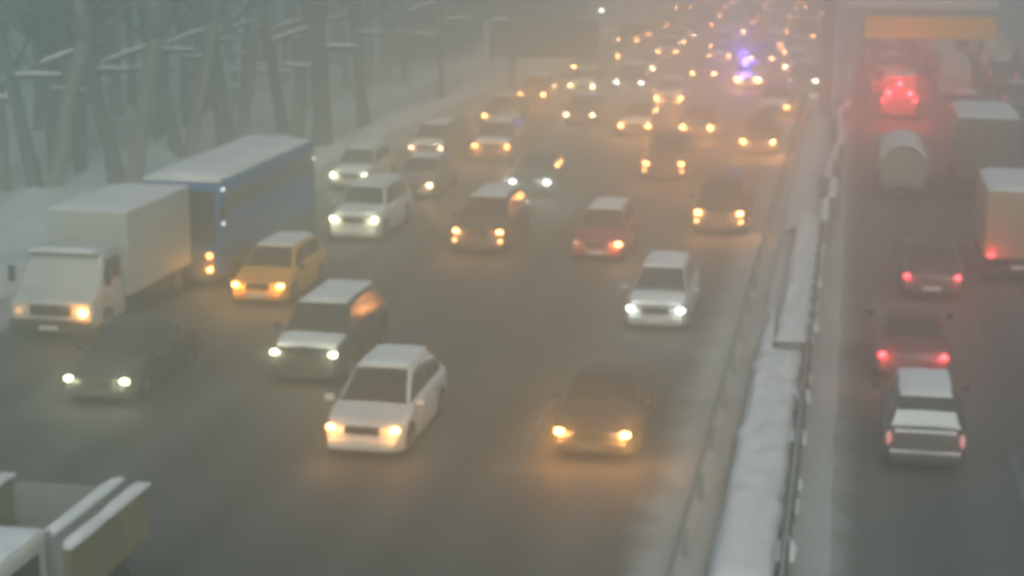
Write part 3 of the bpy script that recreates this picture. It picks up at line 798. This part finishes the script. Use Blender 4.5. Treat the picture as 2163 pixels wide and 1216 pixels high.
snow_slab("roof_snow", (0, 4.5, 3.07), (2.31, 4.35, .1), t, .10, seed=8, nx=8, ny=16)
box_obj("chassis", (0, 3.8, .62), (1.0, 7.0, .28), M_TRIM, t)
box_obj("side_guard", (1.1, 4.2, .65), (.06, 1.9, .35), M_TRIM, t)
box_obj("front_bumper", (0, -.06, .52), (2.2, .22, .30), M_TRIM, t, .05)
box_obj("grille", (0, -.03, .92), (1.1, .08, .26), M_TRIM, t, .02)
box_obj("number_plate", (0, -.19, .5), (.5, .02, .11), M_PLATE, t)
for y in (.95, 5.7):
    for x in (-.98, .98): add_wheel(t, x, y, .44)
lamp_pair(t, .88, -.02, .88, (.11, .09), 'orange', 50, 40, True, flip=-1)

M_BUSGLASS = mat('tinted_bus_glass', (0.012, 0.03, 0.035), .45)
# blue bus behind it
t = thing("bus", "blue bus with a snow covered roof standing beside the white box truck", "bus", (-19.05, 46.0, 0))
pbm = mat('bus_blue', PAINTS['blue'], .6, col2=(0.01, 0.12, 0.27), nscale=.7)
bm = bmesh.new(); loft_profile(bm, [(0.0, .35), (.02, 1.3), (.25, 3.05), (.5, 3.18), (9.0, 3.18), (9.15, 3.0), (9.2, .40)], 2.5, .14); bm_obj("body", bm, pbm, t, 40)
bm = bmesh.new(); slab(bm, [Vector(v) for v in ((-1.1, .03, 1.35), (1.1, .03, 1.35), (1.05, .23, 2.9), (-1.05, .23, 2.9))], .02); bm_obj("windscreen", bm, M_GLASS, t)
box_obj("front_panel", (0, -.03, .86), (2.2, .09, .62), paint('plum', PAINTS['plum']), t, .03)
for s_ in (-1, 1):
    for k in range(6):
        box_obj("side_window", (s_ * 1.252, 1.25 + k * 1.4, 2.50), (.03, 1.20, .55), M_BUSGLASS, t)
    box_obj("skirt", (s_ * 1.252, 4.6, .62), (.03, 8.0, .45), paint('plum', PAINTS['plum']), t)
    box_obj("side_mirror", (s_ * 1.42, -.10, 2.35), (.18, .14, .45), M_TRIM, t, .03)
box_obj("door", (-1.26, .75, 1.5), (.03, .9, 2.1), M_GLASS, t)
snow_slab("roof_snow", (0, 2.7, 3.17), (2.35, 4.7, .1), t, .24, seed=12, nx=8, ny=18)
snow_slab("roof_snow", (0, 7.1, 3.17), (2.35, 3.7, .1), t, .2, seed=15, nx=8, ny=14)
box_obj("front_bumper", (0, -.06, .45), (2.4, .2, .26), M_TRIM, t, .05)
for y in (1.8, 6.9):
    for x in (-1.08, 1.08): add_wheel(t, x, y, .48)
lamp_pair(t, .95, -.06, .62, (.10, .08), 'orange', 30, 45, True)
lamp_pair(t, .95, -.08, 1.05, (.11, .09), 'orange', 12, 0, True, "fog_lamp")
for (y, z) in ((.35, 2.95), (.3, 1.95), (8.9, 2.6)):
    bm = lens_mesh(.05, .08, .05); bm_obj("marker_lamp", bm, lampmat('white', 3), t, 60, (1.27, y, z))

# dump truck cut by the lower left corner
t = thing("dump_truck", "yellow dump truck with snow on cab and side boards, in the lower left corner", "truck", (-12.15, 19.5, 0))
py = mat('dirty_yellow', (0.25, 0.21, 0.08), .8, col2=(0.13, 0.125, 0.10), nscale=1.4)
bm = bmesh.new(); loft_profile(bm, [(0, .55), (0, 1.5), (.25, 2.35), (1.7, 2.40), (1.75, .55)], 2.3, .09); bm_obj("cab", bm, paint('pale', PAINTS['pale']), t, 40)
bm = bmesh.new(); slab(bm, [Vector(v) for v in ((-1.0, -.0, 1.5), (1.0, -.0, 1.5), (.98, .22, 2.25), (-.98, .22, 2.25))], .015); bm_obj("windscreen", bm, M_GLASS, t)
for s_ in (-1, 1):
    box_obj("side_window", (s_ * 1.155, .95, 1.9), (.03, .95, .55), M_GLASS, t)
    box_obj("side_mirror", (s_ * 1.45, .2, 1.9), (.14, .10, .5), M_TRIM, t, .03)
snow_slab("cab_snow", (0, .95, 2.39), (2.2, 1.5, .1), t, .10, seed=31)
box_obj("bed_floor", (0, 3.65, 1.05), (2.2, 2.9, .14), M_DARKSTEEL, t)
box_obj("front_board", (0, 2.17, 1.6), (2.3, .08, 1.0), M_STEEL, t)
box_obj("tail_board", (0, 5.13, 1.42), (2.3, .08, .8), M_STEEL, t)
for s_ in (-1, 1):
    box_obj("side_board", (s_ * 1.18, 3.65, 1.5), (.07, 2.88, .92), py, t)
    for k in range(5): box_obj("stake", (s_ * 1.225, 2.3 + k * .67, 1.5), (.03, .07, .9), py, t)
    snow_slab("board_snow", (s_ * 1.18, 3.65, 1.96), (.22, 2.9, .1), t, .09, seed=s_ + 3, nx=3, ny=16)
    box_obj("mudguard", (s_ * .98, 4.1, .95), (.3, 1.3, .05), M_TRIM, t)
bm = bmesh.new(); tube(bm, [(.85, 2.3, 2.08), (.85, 4.9, 2.08)], [.06, .06], 8); bm_obj("cover_roller", bm, M_STEEL, t, 50)
snow_slab("roller_snow", (.85, 3.6, 2.10), (.2, 2.5, .1), t, .08, seed=5, nx=3, ny=14)
snow_slab("load_snow", (0, 3.65, 1.12), (2.1, 2.7, .1), t, .22, seed=44, m=mat("dirty_load", (0.16, 0.16, 0.15), .9, col2=(0.3, 0.3, 0.29), nscale=2))
box_obj("chassis", (0, 2.9, .72), (.9, 4.6, .28), M_TRIM, t)
box_obj("front_bumper", (0, -.1, .6), (2.3, .25, .3), M_TRIM, t, .05)
for y in (1.0, 4.1):
    for x in (-.98, .98): add_wheel(t, x, y, .48)
lamp_pair(t, .9, -.12, .92, (.13, .1), 'warm', 0, 0, True)

# oncoming cars ------------------------------------------------------
make_car('compact', 'white', "white hatchback with orange headlights, nearest of the pale cars, left of the lower centre", -9.45, 31.9, head='orange', hs=1.5, hp=1.2, snow=('roof',), name="hatchback")
make_car('sedan', 'black', "black car with two very bright orange headlights at the lower centre", -4.85, 32.7, head='orange', hs=2.6, hp=3.2, snow=(), name="sedan", fog=False)
make_car('hatch', 'silver', "silver hatchback with slanted white headlights beside the snowy median", -4.8, 43.5, head='white', hs=.9, hp=.35, snow=('hood', 'roof'), name="hatchback")
make_car('suv', 'dark', "dark car with orange headlights above lit fog lamps, beside the median", -4.2, 57.0, head='warm', hs=1.1, hp=1.8, fog=True, snow=(), name="off_roader")
make_car('hatch', 'red', "red car with a snow covered roof and one bright headlight", -7.6, 51.9, head='warm', hs=1.1, hp=1.1, snow=('roof',), flip=-1, name="hatchback")
make_car('suv', 'dark', "dark off roader with a pale roof and orange lamps at the picture centre", -11.5, 52.2, head='warm', hs=1.0, hp=1.2, fog=True, snow=('roof',), name="off_roader")
make_car('sedan', 'dark', "dark sedan with slanted cool white headlights above the picture centre", -11.9, 63.3, head='white', hs=.9, hp=.6, snow=(), name="sedan")
make_car('suv', 'black', "black off roader with snow on hood and roof behind the nearest white hatchback", -12.3, 36.8, head='yellow', hs=.75, hp=.5, snow=('hood', 'roof'), name="off_roader")
make_car('suv', 'white', "white off roader with white headlights just right of the blue bus front", -16.0, 53.5, head='yellow', hs=.9, hp=.5, snow=('hood', 'roof'), name="off_roader")
make_car('hatch', 'silver', "silver car with cool headlights next to the tail of the bus", -19.1, 63.4, head='yellow', hs=.9, hp=.45, snow=('hood', 'roof'), name="hatchback")
make_car('sedan', 'grey', "grey sedan with tall white headlights behind the white off roader", -16.15, 61.8, head='dim', hs=.9, hp=.6, snow=('roof',), name="sedan")
make_car('hatch', 'dark', "dark hatchback with snow covered roof and hood in the kerb lane ahead of the queue", -18.0, 71.3, head='dim', hs=.6, hp=.5, snow=('roof', 'hood'), name="hatchback")
make_car('suv', 'brown', "brown car with orange headlights and a snowy hood, second lane from the kerb", -15.05, 71.0, head='warm', hs=.8, hp=1.0, snow=('hood', 'roof'), name="off_roader")
make_car('suv', 'black', "black off roader with doubled lamps one above the other, right of the upper centre", -7.25, 67.6, head='warm', hs=.9, hp=1.0, fog=True, snow=(), name="off_roader")
make_car('sedan', 'dark', "dark sedan with slanted orange headlights in the middle lane", -10.05, 80.5, head='warm', hs=.9, hp=1.4, snow=('hood',), name="sedan")
make_car('sedan', 'dark', "dark sedan with round orange headlights, right of the slant lamped one", -7.1, 80.4, head='warm', hs=1.1, hp=1.7, snow=(), name="sedan")
make_car('hatch', 'dark', "dark hatchback with orange headlights by the median, beyond the doubled lamps", -3.95, 76.0, head='warm', hs=1.1, hp=1.7, snow=(), name="hatchback")
make_car('hatch', 'pale', "pale car with snow covered hood and orange headlights in the far queue", -9.7, 92.2, head='warm', hs=.9, hp=1.1, snow=('hood', 'roof'), name="hatchback")
make_car('sedan', 'grey', "grey sedan with small pale headlights near the far snowy verge", -15.3, 97.5, head='dim', hs=.7, hp=.7, snow=('roof', 'hood'), name="sedan")
make_car('sedan', 'dark', "dark sedan with pale headlights, in front of the small pale lamped one", -13.3, 84.2, head='dim', hs=.7, hp=.7, snow=('roof',), name="sedan")
make_car('sedan', 'dark', "dark sedan with orange headlights in the kerb lane of the far queue", -17.2, 82.8, head='warm', hs=.8, hp=1.1, snow=('roof',), name="sedan")
make_car('hatch', 'dark', "dark hatchback with bright orange headlights in the far kerb lane", -17.3, 92.5, head='warm', hs=.9, hp=1.4, snow=('roof',), name="hatchback")
make_car('suv', 'dark', "dark off roader with white headlights leading the far middle lane", -12.6, 98.0, head='white', hs=.7, hp=.5, snow=('roof',), name="off_roader")
make_car('hatch', 'yellow', "yellow taxi with two strong orange headlights beside the blue bus", -16.05, 44.2, head='orange', hs=1.5, hp=1.2, snow=('roof',), name="taxi", cat="taxi")
make_car('sedan', 'black', "dark green sedan with yellowish headlights in front of the white box truck".replace("dark green", "dark"), -16.4, 34.4, head='yellow', hs=.8, hp=.7, snow=(), name="sedan")
pc = make_car('hatch', 'white', "police car with a blue roof beacon in the far queue", -6.1, 103.0, head='warm', hs=1.6, hp=2.2, snow=(), name="police_car", cat="police car")
bm = bmesh.new(); add_box(bm, (0, 0, 0), (1.0, .25, .06), bev=.02); bm_obj("light_bar", bm, M_TRIM, pc, 40, (0, -.1, 1.52))
bm = lens_mesh(.18, .14, .12); lb = bm_obj("beacon", bm, lampmat('blue', 14), pc, 60, (-.28, -.1, 1.62))
glow(lb, (0, -.25, .32), 'blue', 1000, .12)
make_car('suv', 'dark', "dark car with a single strong pale headlight beside the far barrier", -2.75, 101.0, head='yellow', hs=1.2, hp=.9, snow=('roof',), flip=-1, name="off_roader")
make_car('sedan', 'dark', "dark car close behind the median hatchback with one pale lamp", -3.9, 89.5, head='warm', hs=.8, hp=.9, snow=('hood',), flip=-1, name="sedan")
make_car('sedan', 'dark', "dark sedan with orange lamps left of the police car", -9.0, 106.0, head='warm', hs=.8, hp=1.2, snow=(), name="sedan")

# far queue: a few cars built, the rest copied
far = []
for shp, pc_, hd, hs_, hp_, sn in [('sedan', 'dark', 'warm', .8, 1.3, ('roof',)), ('hatch', 'silver', 'warm', .7, .9, ('roof', 'hood')), ('suv', 'black', 'warm', .9, 1.3, ()), ('hatch', 'red', 'warm', .8, 1.2, ('roof',)), ('sedan', 'white', 'dim', .7, .7, ('hood',)), ('minibus', 'pale', 'dim', .7, .9, ('roof',))]:
    far.append((shp, pc_, hd, hs_, hp_, sn))
built = {}
lanes = [(-16.6, 106), (-12.9, 108), (-9.3, 116), (-6.2, 112), (-3.9, 110)]
rq = random.Random(21)
for lx, y0 in lanes:
    y = y0 + rq.uniform(0, 4)
    while y < 196:
        k = rq.choices(range(6), weights=[5, 3, 4, 1, 2, 1])[0]
        col_words = dict(dark="dark", silver="silver", black="black", red="red", white="white", pale="pale")[far[k][1]]
        if k not in built:
            shp, pc_, hd, hs_, hp_, sn = far[k]
            c = make_car(shp, pc_, "small %s %s with lit headlights far up the oncoming jam" % (col_words, {'suv': 'off roader', 'hatch': 'hatchback'}.get(shp, shp)), lx, y, head=hd, hs=hs_, hp=hp_, snow=sn, near=False, name={'suv': 'off_roader', 'hatch': 'hatchback'}.get(shp, shp), group="far oncoming cars, %s %s" % (col_words, {'suv': 'off roader', 'hatch': 'hatchback'}.get(shp, shp)))
            built[k] = c
        else: c = copy_tree(built[k])
        c.location = (lx + rq.uniform(-.35, .35), y + SHAPES[far[k][0]]['L'] / 2, 0)
        y += SHAPES[far[k][0]]['L'] + rq.uniform(2.6, 8.0)

# outbound side -------------------------------------------------------
make_car('estate', 'dark', "dark estate with snow on its rear window, nearest car on the right carriageway", 1.75, 33.2, rev=True, head='warm', hs=.3, hp=.3, snow=('roof', 'rear'), brake=.05, name="estate_car")
make_car('sedan', 'maroon', "dark maroon sedan with red tail lights just ahead of the dark estate", 1.7, 39.7, rev=True, head='warm', hs=.3, hp=.4, snow=(), brake=.8, name="sedan")
make_car('sedan', 'dark', "dark sedan with red tail lights, third from the front right", 2.5, 48.6, rev=True, head='warm', hs=.3, hp=.4, snow=(), brake=.8, name="sedan")
tk = thing("tank_truck", "tank truck with a round pale tail and snow on top, below the red lamp cluster", "truck", (2.05, 64.5, 0))
pt = paint('tank', (0.27, 0.26, 0.22))
bm = bmesh.new(); bmesh.ops.create_cone(bm, cap_ends=True, segments=36, radius1=.92, radius2=.92, depth=4.2, matrix=Matrix.Translation((0, 2.15, 1.28)) @ Matrix.Rotation(math.pi / 2, 4, 'X'))
bmesh.ops.bevel(bm, geom=[e for e in bm.edges if abs(e.verts[0].co.y - e.verts[1].co.y) < 1e-4], offset=.12, segments=3, affect='EDGES')
bm_obj("tank", bm, pt, tk, 40)
bm = bmesh.new(); tube(bm, [(math.cos(a_) * .92, .25, 1.28 + math.sin(a_) * .92) for a_ in [k * math.pi / 12 for k in range(25)]], [.035] * 25, 6); bm_obj("band", bm, M_STEEL, tk, 60)
bm = bmesh.new(); rows = []
for k in range(13):
    y = .06 + k * .345
    rows.append([bm.verts.new((math.sin(a_) * (0.93 + .09 * math.cos(a_ * 1.3)), y, 1.28 + math.cos(a_) * (0.93 + .10 * math.cos(a_ * 1.3)) + .02 * noise.noise(Vector((a_ * 3, k, 0))))) for a_ in [math.radians(-62 + 12.4 * q) for q in range(11)]])
ring_loft(bm, rows, closed=False, caps=False)
r0 = [[bm.verts.new((v.co.x * .93, v.co.y, 1.28 + (v.co.z - 1.28) * .93)) for v in q] for q in (rows[0], rows[-1])]
for a_, b_ in ((rows[0], r0[0]), (rows[-1], r0[1])):
    for q in range(10): bm.faces.new((a_[q], a_[q + 1], b_[q + 1], b_[q]))
bm_obj("tank_snow", bm, M_SNOWCAP, tk, 60)
box_obj("chassis", (0, 2.9, .60), (.9, 5.8, .26), M_TRIM, tk)
box_obj("rear_bumper", (0, -.02, .55), (2.0, .12, .16), M_TRIM, tk, .02)
bm = bmesh.new(); loft_profile(bm, [(4.4, .5), (4.4, 1.95), (5.5, 1.95), (5.95, 1.4), (6.0, .5)], 2.1, .08); bm_obj("cab", bm, pt, tk, 40)
for y in (1.2, 5.2):
    for x in (-.88, .88): add_wheel(tk, x, y, .42)
for s_ in (-1, 1):
    bm = lens_mesh(.10, .04, .07); bm_obj("tail_light", bm, M_LAMPOFF_R, tk, 60, (s_ * .85, -.09, .72))
ms = make_car('minibus', 'maroon', "minibus with five glowing red lamps in an arrow shape on its tail", 2.45, 89.6, rev=True, head='warm', hs=.3, hp=.4, snow=('roof',), brake=2.2, name="minibus", cat="minibus")
for (x, z) in ((-.55, 1.45), (.55, 1.45), (0, 1.95)):
    bm = lens_mesh(.10, .05, .09); q = bm_obj("tail_light", bm, lampmat('red', 60), ms, 60, (x, SHAPES['minibus']['L'] / 2 + .03, z)); glow(q, (0, .7, .1), 'red', 270, .08)
make_car('hatch', 'dark', "dark car with snowy roof between the box truck and the pale van on the right", 5.8, 89.2, rev=True, snow=('roof',), brake=0, head='warm', hs=.3, hp=.3, name="hatchback")
make_car('minibus', 'pale', "pale van with a flat back beyond the box truck", 5.75, 100.3, rev=True, snow=('roof',), brake=.06, head='warm', hs=.3, hp=.3, name="minibus", cat="minibus")
make_car('sedan', 'plum', "plum sedan with dim tail lights beside the pale van", 8.9, 95.0, rev=True, snow=('roof',), brake=.15, head='warm', hs=.3, hp=.3, name="sedan")

def box_truck_rear(X, Y, W, H, L, pc_, label, tailz=.75, brake=.15, snowh=.14):
    t = thing("box_truck", label, "truck", (X, Y, 0))
    p = paint(pc_, PAINTS[pc_])
    box_obj("cargo_box", (0, L / 2 - .9, (H + .85) / 2), (W, L - 1.8, H - .85), p, t, .05)
    for s_ in (-1, 1):
        box_obj("rear_door", (s_ * W / 4, -.02, (H + .85) / 2), (W / 2 - .06, .06, H - 1.05), p, t, .01)
        box_obj("door_bar", (s_ * .22, -.07, (H + .85) / 2), (.04, .04, H - 1.15), M_STEEL, t)
    bm = bmesh.new(); loft_profile(bm, [(L - 1.75, .5), (L - 1.75, H * .82), (L - .6, H * .80), (L - .05, 1.5), (L, .5)], W * .93, .08); bm_obj("cab", bm, p, t, 40)
    snow_slab("roof_snow", (0, L / 2 - .9, H - .01), (W - .04, L - 1.85, .1), t, snowh, seed=X, nx=8, ny=14)
    box_obj("chassis", (0, L / 2, .62), (.9, L - .4, .26), M_TRIM, t)
    box_obj("rear_bumper", (0, -.02, .5), (W * .92, .12, .16), M_TRIM, t, .02)
    box_obj("number_plate", (0, -.1, .62), (.5, .02, .11), M_PLATE, t)
    for y in (1.3, L - 1.1):
        for x in (-W / 2 + .2, W / 2 - .2): add_wheel(t, x, y, .42)
    for s_ in (-1, 1):
        bm = lens_mesh(.12, .04, .08); o = bm_obj("tail_light", bm, lampmat('red', 8 * brake) if brake else M_LAMPOFF_R, t, 60, (s_ * (W / 2 - .2), -.08, tailz))
        if brake: glow(o, (0, -.3, 0), 'red', TAILW * brake, .08)
    return t
box_truck_rear(5.1, 65.5, 2.3, 3.2, 7.0, 'brown', "tall dark box truck with a thick snow roof on the right carriageway", brake=0)
box_truck_rear(8.75, 66.5, 2.3, 3.1, 6.5, 'green', "dark green box truck cut by the right frame edge beside the dark one", brake=0)
box_truck_rear(5.1, 51.0, 2.1, 2.85, 6.0, 'beige', "beige box truck with a snowy roof cut by the right frame edge", brake=.5, tailz=.95)

rq = random.Random(8)
rspots = [(2.1, 101.5), (2.4, 110.5), (1.8, 120), (2.2, 130), (2.0, 141), (2.3, 153), (2.1, 166), (5.6, 112), (5.9, 121), (5.5, 132), (5.8, 144), (5.6, 157), (8.9, 106), (9.3, 116.5), (9.0, 127), (9.2, 139), (9.0, 152), (9.1, 78), (9.2, 168), (5.8, 172)]
rb_ = {}
kinds = [('sedan', 'dark', ('roof',)), ('hatch', 'maroon', ('roof',)), ('suv', 'plum', ('roof',)), ('minibus', 'pale', ('roof',)), ('sedan', 'silver', ('roof', 'rear'))]
kinds_w = {'suv': 'off roader', 'hatch': 'hatchback'}
for i, (x, y) in enumerate(rspots):
    k = i % 5 if i > 4 else i
    shp, pc_, sn = kinds[k]
    if k not in rb_:
        c = make_car(shp, pc_, "%s %s with dim tail lights far up the right carriageway" % (pc_, kinds_w.get(shp, shp)), x, y, rev=True, snow=sn, brake=.25, head='warm', hs=.3, hp=0, near=False, name=kinds_w.get(shp, shp).replace(' ', '_'), group="far outbound cars, %s %s" % (pc_, kinds_w.get(shp, shp)))
        rb_[k] = c
    else: c = copy_tree(rb_[k])
    c.location = (x, y + SHAPES[shp]['L'] / 2, 0)

# ------------------------------------------------------------------ haze
bm = bmesh.new(); add_box(bm, (-30, 318, 9.0), (960, 800, 20.0))
hz = bm_obj("haze", bm, None); hz['kind'] = 'stuff'
hm = bpy.data.materials.new("haze"); hm.use_nodes = True
nt = hm.node_tree; nt.nodes.remove(nt.nodes["Principled BSDF"])
pv = nt.nodes.new("ShaderNodeVolumePrincipled")
pv.inputs['Color'].default_value = (0.84, 0.975, 0.905, 1)
pv.inputs['Density'].default_value = HAZE_DENSITY
pv.inputs['Anisotropy'].default_value = 0.84
nt.links.new(pv.outputs[0], nt.nodes["Material Output"].inputs['Volume'])
hz.data.materials.append(hm)
